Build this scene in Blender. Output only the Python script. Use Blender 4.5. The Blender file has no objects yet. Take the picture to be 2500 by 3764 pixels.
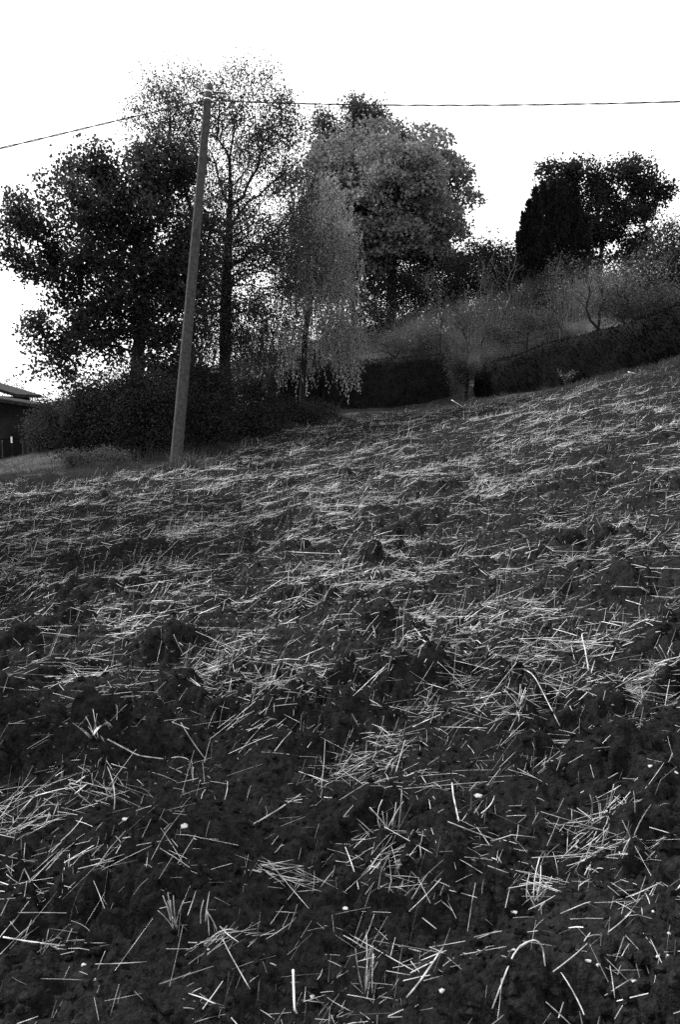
import bpy, math
import numpy as np
from mathutils import Matrix, Vector

rng = np.random.default_rng(7)
C = bpy.context.scene.collection
SC = bpy.context.scene

# ------------------------------------------------------------------ camera
FPX, CX, CY = 2928.0, 1250.0, 1882.0          # focal length and centre in photograph pixels
EYE = np.array([0.0, 0.0, 1.6])
PITCH = math.atan((1882 - 1500) / FPX)        # looking slightly down
cam_d = bpy.data.cameras.new('camera'); cam = bpy.data.objects.new('camera', cam_d); C.objects.link(cam)
cam.location = EYE; cam.rotation_euler = (math.pi / 2 - PITCH, 0, 0)
cam_d.sensor_fit = 'VERTICAL'; cam_d.sensor_height = 36.0; cam_d.sensor_width = 24.0
cam_d.lens = FPX / 3764 * 36; cam_d.clip_start = 0.05; cam_d.clip_end = 5000
cam_d.dof.use_dof = True; cam_d.dof.focus_distance = 7.0; cam_d.dof.aperture_fstop = 9.0
SC.camera = cam

# ------------------------------------------------------------------ sky, sun, exposure (black and white picture)
SUN_DIR = Vector((-0.56, 0.40, 0.725)).normalized()          # towards the sun
w = bpy.data.worlds.new('World'); SC.world = w; w.use_nodes = True
nt = w.node_tree; nt.nodes.clear()
sky = nt.nodes.new('ShaderNodeTexSky'); sky.sky_type = 'NISHITA'; sky.sun_disc = False
sky.sun_elevation = math.asin(SUN_DIR.z); sky.sun_rotation = math.atan2(SUN_DIR.x, SUN_DIR.y)
sky.dust_density = 6.0
bw = nt.nodes.new('ShaderNodeRGBToBW')
cl = nt.nodes.new('ShaderNodeMix'); cl.data_type = 'FLOAT'; cl.inputs[0].default_value = 0.88
cl.inputs[3].default_value = 7.3                             # even white cloud cover
bg = nt.nodes.new('ShaderNodeBackground'); bg.inputs[1].default_value = 0.12
out = nt.nodes.new('ShaderNodeOutputWorld')
nt.links.new(sky.outputs[0], bw.inputs[0]); nt.links.new(bw.outputs[0], cl.inputs[2])
nt.links.new(cl.outputs[0], bg.inputs[0]); nt.links.new(bg.outputs[0], out.inputs[0])
sun_d = bpy.data.lights.new('sun', 'SUN'); sun_d.energy = 5.0; sun_d.angle = math.radians(3)
sun = bpy.data.objects.new('sun', sun_d); C.objects.link(sun)
sun.rotation_euler = SUN_DIR.to_track_quat('Z', 'Y').to_euler()
SC.view_settings.view_transform = 'Standard'; SC.view_settings.look = 'None'
SC.view_settings.exposure = 1.1; SC.view_settings.gamma = 1.0
SC.view_settings.use_curve_mapping = False
SC.cycles.use_denoising = False                               # keeps single straws and leaves crisp, grain stays
SC.cycles.max_bounces = 6; SC.cycles.diffuse_bounces = 3; SC.cycles.transmission_bounces = 3

# ------------------------------------------------------------------ numeric helpers
def P(px, py, D):
    """Point of the place seen at a photograph pixel at depth D metres ahead."""
    px = np.asarray(px, float); py = np.asarray(py, float); D = np.asarray(D, float)
    a = (px - CX) / FPX; b = -(py - CY) / FPX
    t = D / (math.cos(PITCH) + b * math.sin(PITCH))
    x = a * t; y = D + 0 * t; z = EYE[2] + t * (-math.sin(PITCH) + b * math.cos(PITCH))
    return np.stack(np.broadcast_arrays(x, y, z), -1)

def _hash(ix, iy, s):
    h = (ix.astype(np.int64) * 374761393 + iy.astype(np.int64) * 668265263 + s * 982451653) & 0xffffffff
    h = ((h ^ (h >> 13)) * 1274126177) & 0xffffffff
    h = ((h ^ (h >> 16)) * 2246822519) & 0xffffffff
    return (h ^ (h >> 15)) & 0xffffffff

def noise(x, y, s=0):
    x = np.asarray(x, float); y = np.asarray(y, float)
    ix = np.floor(x); iy = np.floor(y); fx = x - ix; fy = y - iy
    ux = fx * fx * fx * (fx * (fx * 6 - 15) + 10); uy = fy * fy * fy * (fy * (fy * 6 - 15) + 10)
    def g(dx, dy):
        a = _hash(ix + dx, iy + dy, s) * (2 * math.pi / 4294967296.0)
        return np.cos(a) * (fx - dx) + np.sin(a) * (fy - dy)
    n0 = g(0, 0) * (1 - ux) + g(1, 0) * ux; n1 = g(0, 1) * (1 - ux) + g(1, 1) * ux
    return (n0 * (1 - uy) + n1 * uy) * 1.5

# ------------------------------------------------------------------ terrain
EDGE = np.array([(-800, 1795, 15.0), (0, 1765, 15.8), (300, 1738, 16.2), (640, 1712, 16.8), (800, 1655, 18.5), (1000, 1585, 21.5),
                 (1250, 1535, 25.0), (1500, 1508, 26.0), (1700, 1485, 25.5), (2000, 1443, 22.3), (2300, 1380, 19.0),
                 (2500, 1338, 17.0), (3300, 1190, 14.0)], float)
ctrl = [P(*e) for e in EDGE]
ctrl += [np.array(v, float) for v in [(0, 0, 0), (0, 2, 0.0), (-2, 2, -.08), (2, 2, .12), (0, -4, -.1), (-5, -3, -.5), (5, -3, .5),
         (0, 6, .12), (-3, 7, -.12), (3.5, 7, .62), (0, 12, .42), (-4, 12, .0), (5.5, 12, 1.45)]]
ctrl += [P(*e) for e in [(820, 1535, 24), (500, 1590, 22), (60, 1690, 35), (60, 1745, 20), (250, 1640, 24), (500, 1540, 40), (900, 1510, 40),
         (1430, 1225, 38), (1430, 1330, 31), (2000, 1190, 30), (2000, 1095, 36), (2210, 1110, 40), (2500, 1180, 27), (1150, 1400, 36),
         (1100, 1510, 27), (1480, 1500, 28), (2300, 1372, 20.5), (2000, 1436, 24), (1700, 1480, 27.5), (2500, 1330, 18.5),
         (2600, 1090, 40), (1430, 1190, 48), (2210, 1080, 50), (-900, 1750, 30), (-900, 1650, 50), (3500, 1000, 25), (3400, 1020, 45)]]
ctrl = np.array(ctrl)
def _tps(d2): return d2 * np.log(d2 + 1e-9) * 0.5
_n = len(ctrl)
_A = np.zeros((_n + 3, _n + 3)); _d = ctrl[:, None, :2] - ctrl[None, :, :2]
_A[:_n, :_n] = _tps((_d ** 2).sum(-1)) + np.eye(_n) * 1.5
_A[:_n, _n] = 1; _A[:_n, _n + 1:] = ctrl[:, :2]; _A[_n, :_n] = 1; _A[_n + 1:, :_n] = ctrl[:, :2].T
_W = np.linalg.solve(_A, np.concatenate([ctrl[:, 2], np.zeros(3)]))
def H(x, y):
    x = np.asarray(x, float); y = np.asarray(y, float); sh = np.broadcast(x, y).shape
    x = np.broadcast_to(x, sh).ravel(); y = np.broadcast_to(y, sh).ravel(); z = np.empty(x.size)
    for i in range(0, x.size, 100000):
        xs, ys = x[i:i + 100000], y[i:i + 100000]
        d2 = (xs[:, None] - ctrl[None, :, 0]) ** 2 + (ys[:, None] - ctrl[None, :, 1]) ** 2
        z[i:i + 100000] = _tps(d2) @ _W[:_n] + _W[_n] + xs * _W[_n + 1] + ys * _W[_n + 2]
    r = np.hypot(x, y - 18); k = np.clip((r - 34) / 70, 0, 1); k = k * k * (3 - 2 * k)
    z = np.clip(z, -4, 8) * (1 - k) + (-3.0) * k
    return z.reshape(sh)

ang_e = (EDGE[:, 0] - CX) / FPX
def edge_depth(a): return np.interp(a, ang_e, EDGE[:, 2])     # field edge depth by x/y ratio

def lumps(x, y, cell, r0, r1, amp, seed, pw=2.):
    """rounded clods of varied size, one per cell"""
    u = x / cell; v = y / cell; iu = np.floor(u); iv = np.floor(v); best = np.zeros(np.shape(x))
    for a in (-1, 0, 1):
        for b in (-1, 0, 1):
            h = _hash(iu + a, iv + b, seed); h2 = _hash(iu + a, iv + b, seed + 77)
            px_ = iu + a + (h & 1023) / 1023.; py_ = iv + b + ((h >> 10) & 1023) / 1023.; k = ((h2 & 4095) / 4095.)
            rr_ = (r0 + (r1 - r0) * k) / cell; st = .7 + .6 * ((h2 >> 12) & 255) / 255.
            q = 1 - (((u - px_) * st) ** 2 + ((v - py_) / st) ** 2) / rr_ ** 2
            best = np.maximum(best, amp * k ** pw * np.sqrt(np.clip(q, 0, 1)))
    return best
def clods(x, y):
    x = np.asarray(x, float); y = np.asarray(y, float); d = np.hypot(x, y)
    big = noise(x * .8 + y * .15, y * 1.3, 1) * .075 + noise(x * 2.1, y * 2.6, 2) * .05
    wx = x + noise(x * 6, y * 6, 11) * .05 + noise(x * 19, y * 19, 13) * .016; wy = y + noise(x * 6, y * 6, 12) * .05 + noise(x * 19, y * 19, 14) * .016
    m = np.clip(noise(x * 1.1, y * 1.1, 9) * 1.2 + .75, .25, 1.3)
    f1 = np.clip(9 / np.maximum(d, .1), .25, 1); f2 = np.clip(4.5 / np.maximum(d, .1) - .25, 0, 1)
    c = lumps(wx, wy, .36, .10, .27, .17, 201, 1.6) * np.clip(1.35 - d * .09, .28, 1) + lumps(wx, wy, .15, .05, .115, .105, 202, 1.1) * f1 + lumps(wx, wy, .062, .02, .05, .046, 203, 1.0) * f2
    return big + (c - .06) * m + (np.abs(noise(wx * 48, wy * 48, 6)) * .016 + noise(x * 95, y * 95, 7) * .006) * f2
def field_z(x, y):
    d = np.hypot(x, y)
    return H(x, y) + clods(x, y) * np.clip(d / 1.2, 0, 1)

def ground_px(px, py):
    """where the ray through a pixel meets the ground"""
    px = np.atleast_1d(np.asarray(px, float)); py = np.atleast_1d(np.asarray(py, float))
    D = np.full(px.shape, 1.0); done = np.zeros(px.shape, bool)
    for d in np.concatenate([np.arange(1, 6, .04), np.arange(6, 34, .12)]):
        p = P(px, py, d); hit = (~done) & (p[:, 2] < H(p[:, 0], p[:, 1])); D[hit] = d; done |= hit
        if done.all(): break
    D[~done] = 34
    return P(px, py, D)

# ------------------------------------------------------------------ mesh and object helpers
def mesh_np(name, V, F, smooth=True, attr=None):
    V = np.asarray(V, np.float32).reshape(-1, 3); F = [np.asarray(f, np.int32) for f in (F if isinstance(F, list) else [F]) if len(f)]
    me = bpy.data.meshes.new(name); me.vertices.add(len(V)); me.vertices.foreach_set('co', V.ravel())
    nl = sum(f.size for f in F); nf = sum(len(f) for f in F)
    me.loops.add(nl); me.polygons.add(nf)
    me.loops.foreach_set('vertex_index', np.concatenate([f.ravel() for f in F]))
    cnt = np.concatenate([np.full(len(f), f.shape[1]) for f in F])
    me.polygons.foreach_set('loop_start', np.concatenate([[0], np.cumsum(cnt)[:-1]]).astype(np.int32))
    me.polygons.foreach_set('use_smooth', np.full(nf, smooth))
    if attr is not None:
        a = me.attributes.new('shade', 'FLOAT', 'POINT'); a.data.foreach_set('value', np.asarray(attr, np.float32))
    me.update(calc_edges=True); me.validate()
    return me
def obj(name, me, m, parent=None, label=None, cat=None, group=None, kind=None, loc=None):
    o = bpy.data.objects.new(name, me); C.objects.link(o)
    if me is not None and m is not None and not me.materials: me.materials.append(m)
    if parent is not None: o.parent = parent
    if loc is not None: o.location = loc
    for k, v in (('label', label), ('category', cat), ('group', group), ('kind', kind)):
        if v: o[k] = v
    return o
def thing(name, loc, label, cat, group=None): return obj(name, None, None, None, label, cat, group, None, tuple(map(float, loc)))

def frame(d):
    d = d / np.maximum(np.linalg.norm(d, axis=-1, keepdims=True), 1e-9)
    up = np.where(np.abs(d[:, 2:3]) > .9, np.array([[1., 0, 0]]), np.array([[0, 0, 1.]]))
    u = np.cross(d, up); u /= np.linalg.norm(u, axis=-1, keepdims=True); return d, u, np.cross(d, u)
def tubes(P0, P1, R0, R1, sides):
    P0 = np.asarray(P0, float); P1 = np.asarray(P1, float); n = len(P0)
    d, u, v = frame(P1 - P0); a = np.arange(sides) * 2 * math.pi / sides
    ring = np.cos(a)[None, :, None] * u[:, None] + np.sin(a)[None, :, None] * v[:, None]
    V = np.concatenate([P0[:, None] + ring * np.asarray(R0)[:, None, None], P1[:, None] + ring * np.asarray(R1)[:, None, None]], 1)
    k = np.arange(sides); k2 = (k + 1) % sides
    f = np.stack([k, k2, k2 + sides, k + sides], -1)
    F = (np.arange(n)[:, None, None] * 2 * sides + f[None]).reshape(-1, 4)
    return V.reshape(-1, 3), F
def join(parts):
    Vs, Fs, o = [], [], 0
    for V, F in parts:
        Vs.append(V); Fs.append(F + o); o += len(V)
    return np.concatenate(Vs), Fs
def polytube(pts, radii, sides=8, cap=True):
    pts = np.asarray(pts, float); n = len(pts); radii = np.broadcast_to(np.asarray(radii, float), (n,))
    t = np.gradient(pts, axis=0); d, u, v = frame(t)
    for i in range(1, n):                                    # keep the rings from twisting
        u[i] = u[i - 1] - d[i] * np.dot(u[i - 1], d[i]); u[i] /= np.linalg.norm(u[i]); v[i] = np.cross(d[i], u[i])
    a = np.arange(sides) * 2 * math.pi / sides
    V = (pts[:, None] + (np.cos(a)[None, :, None] * u[:, None] + np.sin(a)[None, :, None] * v[:, None]) * radii[:, None, None]).reshape(-1, 3)
    k = np.arange(sides); k2 = (k + 1) % sides
    F = [(np.arange(n - 1)[:, None, None] * sides + np.stack([k, k2, k2 + sides, k + sides], -1)[None]).reshape(-1, 4)]
    if cap: F += [k[::-1][None].copy(), ((n - 1) * sides + k)[None]]
    return V, F
def leaves(pos, size, aspect=.6, droop=0., up=0., fold=.25, r=rng, axis=None):
    """folded diamond leaves, two triangles each"""
    n = len(pos); u = r.normal(size=(n, 3)) if axis is None else axis + r.normal(size=(n, 3)) * .25
    u[:, 2] += up - droop; u /= np.linalg.norm(u, axis=1, keepdims=True)
    q = r.normal(size=(n, 3)); v = np.cross(u, q); v /= np.linalg.norm(v, axis=1, keepdims=True); nn = np.cross(u, v)
    s = np.broadcast_to(size, (n,)) * r.uniform(.65, 1.3, n)
    s = s[:, None]; base = pos
    V = np.stack([base, base + u * s * .45 + v * s * aspect * .5 + nn * s * fold, base + u * s, base + u * s * .45 - v * s * aspect * .5 + nn * s * fold], 1)
    i = np.arange(n)[:, None] * 4
    F = np.concatenate([i + np.array([[0, 1, 2]]), i + np.array([[0, 2, 3]])])
    return V.reshape(-1, 3), F
def boxmesh(x0, x1, y0, y1, z0, z1):
    V = [(x, y, z) for x in (x0, x1) for y in (y0, y1) for z in (z0, z1)]
    return np.array(V, float), np.array([(0, 1, 3, 2), (4, 6, 7, 5), (0, 4, 5, 1), (2, 3, 7, 6), (0, 2, 6, 4), (1, 5, 7, 3)])

# ------------------------------------------------------------------ materials (greys: a black and white picture)
def mat(name, lo, hi, scale=5., rough=.9, bump=0., bscale=60., transl=0., attr=None, rnd=False, detail=4, spec=.15, nrough=.5):
    m = bpy.data.materials.new(name); m.use_nodes = True; t = m.node_tree; t.nodes.clear()
    N = t.nodes.new; L = t.links.new
    o = N('ShaderNodeOutputMaterial'); tc = N('ShaderNodeTexCoord'); no = N('ShaderNodeTexNoise')
    no.inputs['Scale'].default_value = scale; no.inputs['Detail'].default_value = detail; no.inputs['Roughness'].default_value = nrough; L(tc.outputs['Object'], no.inputs['Vector'])
    r = N('ShaderNodeMapRange'); r.inputs[1].default_value = .3; r.inputs[2].default_value = .7
    r.inputs[3].default_value = lo; r.inputs[4].default_value = hi
    if attr:
        a = N('ShaderNodeAttribute'); a.attribute_name = 'shade'; r.inputs[1].default_value = 0; r.inputs[2].default_value = 1; L(a.outputs['Fac'], r.inputs[0])
    elif rnd:
        a = N('ShaderNodeObjectInfo'); r.inputs[1].default_value = 0; r.inputs[2].default_value = 1; L(a.outputs['Random'], r.inputs[0])
    else: L(no.outputs[0], r.inputs[0])
    src = r.outputs[0]
    if attr or rnd:
        g2 = N('ShaderNodeMapRange'); g2.inputs[1].default_value = .35; g2.inputs[2].default_value = .6; g2.inputs[3].default_value = .35; g2.inputs[4].default_value = 1.05
        no.inputs['Scale'].default_value = 24; ge = N('ShaderNodeNewGeometry'); L(ge.outputs['Position'], no.inputs['Vector']); L(no.outputs[0], g2.inputs[0])
        mu = N('ShaderNodeMath'); mu.operation = 'MULTIPLY'; L(src, mu.inputs[0]); L(g2.outputs[0], mu.inputs[1]); src = mu.outputs[0]
    cc = N('ShaderNodeCombineColor')
    for i in range(3): L(src, cc.inputs[i])
    p = N('ShaderNodeBsdfPrincipled'); p.inputs['Roughness'].default_value = rough
    p.inputs['Specular IOR Level'].default_value = spec
    L(cc.outputs[0], p.inputs['Base Color'])
    if bump:
        n2 = N('ShaderNodeTexNoise'); n2.inputs['Scale'].default_value = bscale; n2.inputs['Detail'].default_value = 6; L(tc.outputs['Object'], n2.inputs['Vector'])
        b = N('ShaderNodeBump'); b.inputs['Strength'].default_value = bump; b.inputs['Distance'].default_value = 1.5 / bscale
        L(n2.outputs[0], b.inputs['Height']); L(b.outputs[0], p.inputs['Normal'])
    if transl:
        tr = N('ShaderNodeBsdfTranslucent'); L(cc.outputs[0], tr.inputs[0]); mx = N('ShaderNodeMixShader'); mx.inputs[0].default_value = transl
        L(p.outputs[0], mx.inputs[1]); L(tr.outputs[0], mx.inputs[2]); L(mx.outputs[0], o.inputs[0])
    else: L(p.outputs[0], o.inputs[0])
    return m
M = dict(
    soil=mat('soil', .001, .022, 26, .95, 1.0, 90, detail=10, spec=.0, nrough=.72),
    turf=mat('turf', .02, .05, 3, .95, .8, 40, spec=.02),
    straw=mat('straw', .05, .85, rough=.55, attr=1, transl=.1, spec=.3),
    straw1=mat('straw_single', .3, .82, rough=.5, rnd=True, transl=.1, spec=.3),
    chaff=mat('chaff', .04, .22, rough=.8, attr=1, spec=.05),
    pebble=mat('pebble', .22, .55, 30, .8, .4, 80),
    bark=mat('bark', .012, .03, 12, .95, .8, 30, spec=.02), palebark=mat('pale_bark', .03, .07, 12, .9, .4, 30, spec=.05),
    leaf_dark=mat('leaf_dark', .018, .05, 1.2, .7, transl=.4, spec=.05), leaf_mid=mat('leaf_mid', .11, .19, 1.0, .7, transl=.25, spec=.1),
    leaf_willow=mat('leaf_willow', .18, .32, 1.0, .7, transl=.45, spec=.1), leaf_tall=mat('leaf_tall', .04, .07, 1.0, .7, transl=.35, spec=.05),
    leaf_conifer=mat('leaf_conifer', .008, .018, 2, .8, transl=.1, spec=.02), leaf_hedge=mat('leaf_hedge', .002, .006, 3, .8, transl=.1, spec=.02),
    leaf_bush=mat('leaf_bush', .014, .036, 1.5, .8, transl=.3, spec=.04), leaf_pale=mat('leaf_pale', .06, .12, 1.5, .8, transl=.3, spec=.05),
    leaf_hedge_lifted=mat('leaf_hedge_lifted', .008, .02, 3, .8, transl=.1, spec=.02),  # copy of the hedge leaf, lightened to offset the centre hedge's backlit shade
    leaf_scrub=mat('leaf_scrub', .05, .10, 1.5, .8, transl=.3, spec=.05),
    grass=mat('grass', .02, .055, 2, .8, transl=.3, spec=.05), drygrass=mat('dry_grass', .05, .15, 1.2, .8, transl=.3, spec=.05),
    seed=mat('seed_head', .25, .5, 4, .9), pole=mat('pole', .035, .07, 14, .9, .5, 60, spec=.05), metal=mat('white_strap', .7, .8, 9, .4),
    iron=mat('iron', .03, .05, 9, .5), cable=mat('cable', .02, .04, 9, .5, spec=.05),
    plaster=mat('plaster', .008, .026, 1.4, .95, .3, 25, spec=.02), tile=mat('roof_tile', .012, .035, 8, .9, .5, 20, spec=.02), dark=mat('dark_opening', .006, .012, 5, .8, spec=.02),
    white=mat('white_paint', .75, .85, 5, .6))

# ------------------------------------------------------------------ ground and field
th = np.linspace(-math.pi, math.pi, 181)[:-1]
rr = np.concatenate([[.4], np.geomspace(1.0, 60, 90), np.geomspace(66, 4000, 24)])
R_, T_ = np.meshgrid(rr, th, indexing='ij'); gx = R_ * np.sin(T_); gy = R_ * np.cos(T_)
gz = H(gx, gy); a_ = gx / np.maximum(gy, 1e-3)
inside = (gy > .3) & (np.abs(a_) < .86) & (gy < edge_depth(a_) + .1)
gz = gz + noise(gx * .7, gy * .7, 21) * .06 * (R_ < 60) - np.where(inside, .22, 0)
nR, nT = R_.shape; i = np.arange(nR - 1)[:, None] * nT; j = np.arange(nT)[None]; j2 = (j + 1) % nT
F = np.stack([i + j, i + nT + j, i + nT + j2, i + j2], -1).reshape(-1, 4)[:, ::-1]
V = np.stack([gx, gy, gz], -1).reshape(-1, 3)
obj('ground', mesh_np('ground', V, [F, np.arange(nT)[None]]), M['turf'], kind='structure', label='dark turf ground around the tilled field')

na, nr = 545, 700
aa = np.linspace(-.85, .85, na); tt = np.linspace(0, 1, nr)
Rm = edge_depth(aa) + .9
yy = .55 * (Rm[None] / .55) ** tt[:, None]; xx = yy * aa[None]
zz = field_z(xx, yy)
zz[-1] -= .3; zz[:, 0] -= .3; zz[:, -1] -= .3; zz[0] -= .1
i = np.arange(nr - 1)[:, None] * na; j = np.arange(na - 1)[None]
F = np.stack([i + j, i + j + 1, i + na + j + 1, i + na + j], -1).reshape(-1, 4)
obj('field', mesh_np('field', np.stack([xx, yy, zz], -1).reshape(-1, 3), F), M['soil'], kind='structure', label='dark tilled soil of the sloping stubble field')

# loose clods
t = (1 + 5 ** .5) / 2
ico = np.array([(-1, t, 0), (1, t, 0), (-1, -t, 0), (1, -t, 0), (0, -1, t), (0, 1, t), (0, -1, -t), (0, 1, -t), (t, 0, -1), (t, 0, 1), (-t, 0, -1), (-t, 0, 1)]) / 1.9
icoF = np.array([(0, 11, 5), (0, 5, 1), (0, 1, 7), (0, 7, 10), (0, 10, 11), (1, 5, 9), (5, 11, 4), (11, 10, 2), (10, 7, 6), (7, 1, 8), (3, 9, 4), (3, 4, 2), (3, 2, 6), (3, 6, 8), (3, 8, 9), (4, 9, 5), (2, 4, 11), (6, 2, 10), (8, 6, 7), (9, 8, 1)])
def field_points(n, dmin=1.3, dmax=25, pw=1.0, amax=.5):
    """scatter over the wedge of field in view, thinning with distance by pw"""
    y = dmin * (dmax / dmin) ** (rng.random(n) ** pw); a = rng.uniform(-amax, amax, n)
    k = y < edge_depth(a) - .2; return a[k] * y[k], y[k]
x, y = field_points(6500, 1.3, 14, .9); n = len(x)
s = rng.lognormal(-4.75, .5, n).clip(.003, .022)
jit = ico[None] * s[:, None, None] * rng.uniform(.5, 1.45, (n, 12, 1)) * np.array([1, 1, .7])
V = jit + np.stack([x, y, field_z(x, y) + s * .25], -1)[:, None]
obj('soil_clods', mesh_np('soil_clods', V, (np.arange(n)[:, None, None] * 12 + icoF[None]).reshape(-1, 3), False), M['soil'], kind='stuff', label='loose dark soil clods strewn over the field', cat='soil')

# ------------------------------------------------------------------ straw litter
def straw_mesh(c, yaw, ln, rad, tilt, up, bend):
    """three sided stalks with one bend, laid on the soil"""
    n = len(c); dx = np.cos(yaw); dy = np.sin(yaw); h = ln * .5 * np.cos(tilt)
    A = np.stack([c[:, 0] - dx * h, c[:, 1] - dy * h], -1); B = np.stack([c[:, 0] + dx * h, c[:, 1] + dy * h], -1)
    zA = field_z(A[:, 0], A[:, 1]); zB = field_z(B[:, 0], B[:, 1]); zC = field_z(c[:, 0], c[:, 1])
    lie = np.maximum(zC, (zA + zB) * .5)
    zA2 = np.where(up, zC - .01, .5 * zA + .5 * lie) + rad + .004
    zB2 = np.where(up, zC - .01 + ln * np.sin(tilt), .5 * zB + .5 * lie + ln * np.sin(tilt) * .5) + rad + .004
    A3 = np.concatenate([A, zA2[:, None]], 1); B3 = np.concatenate([B, zB2[:, None]], 1)
    mid = (A3 + B3) / 2 + np.stack([-dy * bend * ln, dx * bend * ln, np.abs(bend) * ln * .4 + .001 + 0 * ln], -1)
    d, u, v = frame(B3 - A3); a = np.arange(3) * 2.0944
    ring = (np.cos(a)[None, :, None] * u[:, None] + np.sin(a)[None, :, None] * v[:, None]) * rad[:, None, None]
    V = np.stack([A3[:, None] + ring, mid[:, None] + ring, B3[:, None] + ring * .8], 1).reshape(n * 9, 3)
    f = [(k, (k + 1) % 3, (k + 1) % 3 + 3, k + 3) for k in range(3)]; f += [tuple(q + 3 for q in g) for g in f]
    F = (np.arange(n)[:, None, None] * 9 + np.array(f)[None]).reshape(-1, 4)
    return V, F
def straw_density(x, y):
    wx = x + noise(x * .8, y * .8, 34) * .6; wy = y + noise(x * .8, y * .8, 35) * .6
    b = noise(wx * .7, wy * .8 - wx * .3, 31) + 1.0 * noise(wx * 1.7, wy * 2.0 - wx * .5, 32) + .7 * noise(x * 4.2, y * 5, 33)
    return np.clip(.13 + .85 * b, .08, .75)
# clumps read off the photograph (pixel, spread, count)
s16 = 1.594
CL = [(820, 1760, 120, 42, 120), (230, 1860, 80, 25, 80), (640, 1665, 60, 25, 50), (900, 1700, 70, 20, 45), (980, 1440, 80, 26, 110), (160, 1550, 130, 16, 90),
      (290, 1450, 90, 22, 90), (1400, 1600, 130, 16, 90), (1390, 1925, 110, 35, 80), (900, 2050, 70, 35, 60), (640, 2055, 90, 12, 40),
      (1240, 2060, 50, 25, 28), (1420, 2010, 120, 12, 45), (500, 2180, 110, 20, 30), (960, 1100, 70, 12, 120), (760, 1190, 60, 10, 90),
      (910, 1250, 60, 10, 80), (430, 1230, 50, 16, 80), (1280, 1210, 70, 14, 90), (1240, 1530, 50, 22, 50), (1180, 1680, 40, 30, 40), (70, 1930, 90, 30, 50),
      (1300, 1300, 180, 12, 120), (700, 1400, 120, 14, 80), (620, 1680, 40, 26, 40), (300, 1350, 120, 16, 80), (1440, 1270, 90, 14, 90),
      (120, 2170, 90, 16, 22), (1500, 1570, 60, 30, 60), (1330, 1710, 40, 30, 25), (480, 1520, 90, 16, 50), (900, 1360, 100, 14, 70), (720, 1100, 90, 8, 80), (1150, 1150, 100, 8, 80)]
sx, sy, syaw = [], [], []
for (cx, cy, wx, wy, k) in CL:
    k = int(k * (.8 if cy > 1600 else 1.1))
    lean0 = rng.normal(.25, .35)
    g = ground_px(rng.normal(cx, wx * .48, k) * s16, rng.normal(cy, wy * .5, k) * s16)
    sx.append(g[:, 0]); sy.append(g[:, 1]); syaw.append(np.where(rng.random(k) < .65, rng.normal(lean0, .3, k), rng.uniform(-1.6, 1.6, k)))
x, y = field_points(230000, 1.35, 26, .58); k = rng.random(len(x)) < straw_density(x, y) * np.interp(y, [1.3, 2.5, 4, 8, 14, 26], [.10, .15, .21, .42, 1.1, 1.4])
x, y = x[k], y[k]
sx.append(x); sy.append(y); syaw.append(np.where(rng.random(len(x)) < .28, rng.normal(.2, .6, len(x)), rng.uniform(-1.6, 1.6, len(x))))
sx = np.concatenate(sx); sy = np.concatenate(sy); syaw = np.concatenate(syaw); n = len(sx)
print('straws', n)
ln = rng.lognormal(math.log(.075), .65, n).clip(.02, .36); rad = rng.lognormal(math.log(.0008), .45, n).clip(.0004, .0022) * np.interp(sy, [2, 5, 10, 20], [.8, 1.25, 1.6, 1.8]); ln = ln * np.interp(sy, [2, 5, 10, 20], [.9, 1.45, 1.7, 1.7])
up = rng.random(n) < .24; tilt = np.where(up, rng.uniform(.35, 1.5, n), rng.normal(0, .22, n)); ln = np.where(up, (ln * .75).clip(.04, .22), ln)
bend = np.where(rng.random(n) < .15, rng.normal(0, .07, n), rng.normal(0, .012, n))
shade = np.repeat(rng.beta(1.5, 1.5, n), 9)
V, F = straw_mesh(np.stack([sx, sy], -1), syaw, ln, rad, tilt, up, bend)
obj('straw_litter', mesh_np('straw_litter', V, F, True, shade), M['straw'], kind='stuff', label='pale broken straw littering the tilled field', cat='straw')
# fine chaff: short flat bits, thickened mid-field to stand in for a glow of light
x, y = field_points(330000, 1.6, 26, .6); k = rng.random(len(x)) < np.interp(y, [3, 4.5, 8, 20], [0, .25, .8, 1]) * np.exp(-(x / y / .36) ** 2) * (.45 + .55 * straw_density(x, y))
x, y = x[k], y[k]; n = len(x); yaw = rng.uniform(0, 6.28, n); L = rng.uniform(.004, .016, n) * np.interp(y, [2, 8, 20], [1, 1.3, 2]); wd = rng.uniform(.001, .0028, n) * np.interp(y, [2, 6], [.7, 1.3])
dx, dy = np.cos(yaw) * L, np.sin(yaw) * L; z = field_z(x, y) + .006; tz = rng.normal(0, .35, n) * L
V = np.stack([np.stack([x - dx, y - dy, z - tz], -1), np.stack([x + dy / L * wd, y - dx / L * wd, z + .002], -1), np.stack([x + dx, y + dy, z + tz], -1), np.stack([x - dy / L * wd, y + dx / L * wd, z + .006], -1)], 1)
obj('glow_chaff', mesh_np('glow_chaff', V.reshape(-1, 3), np.arange(n * 4).reshape(-1, 4), True, np.repeat(rng.random(n), 4)), M['chaff'], kind='stuff', label='fine dry chaff, thickened mid-field in place of glowing light', cat='straw')

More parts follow.
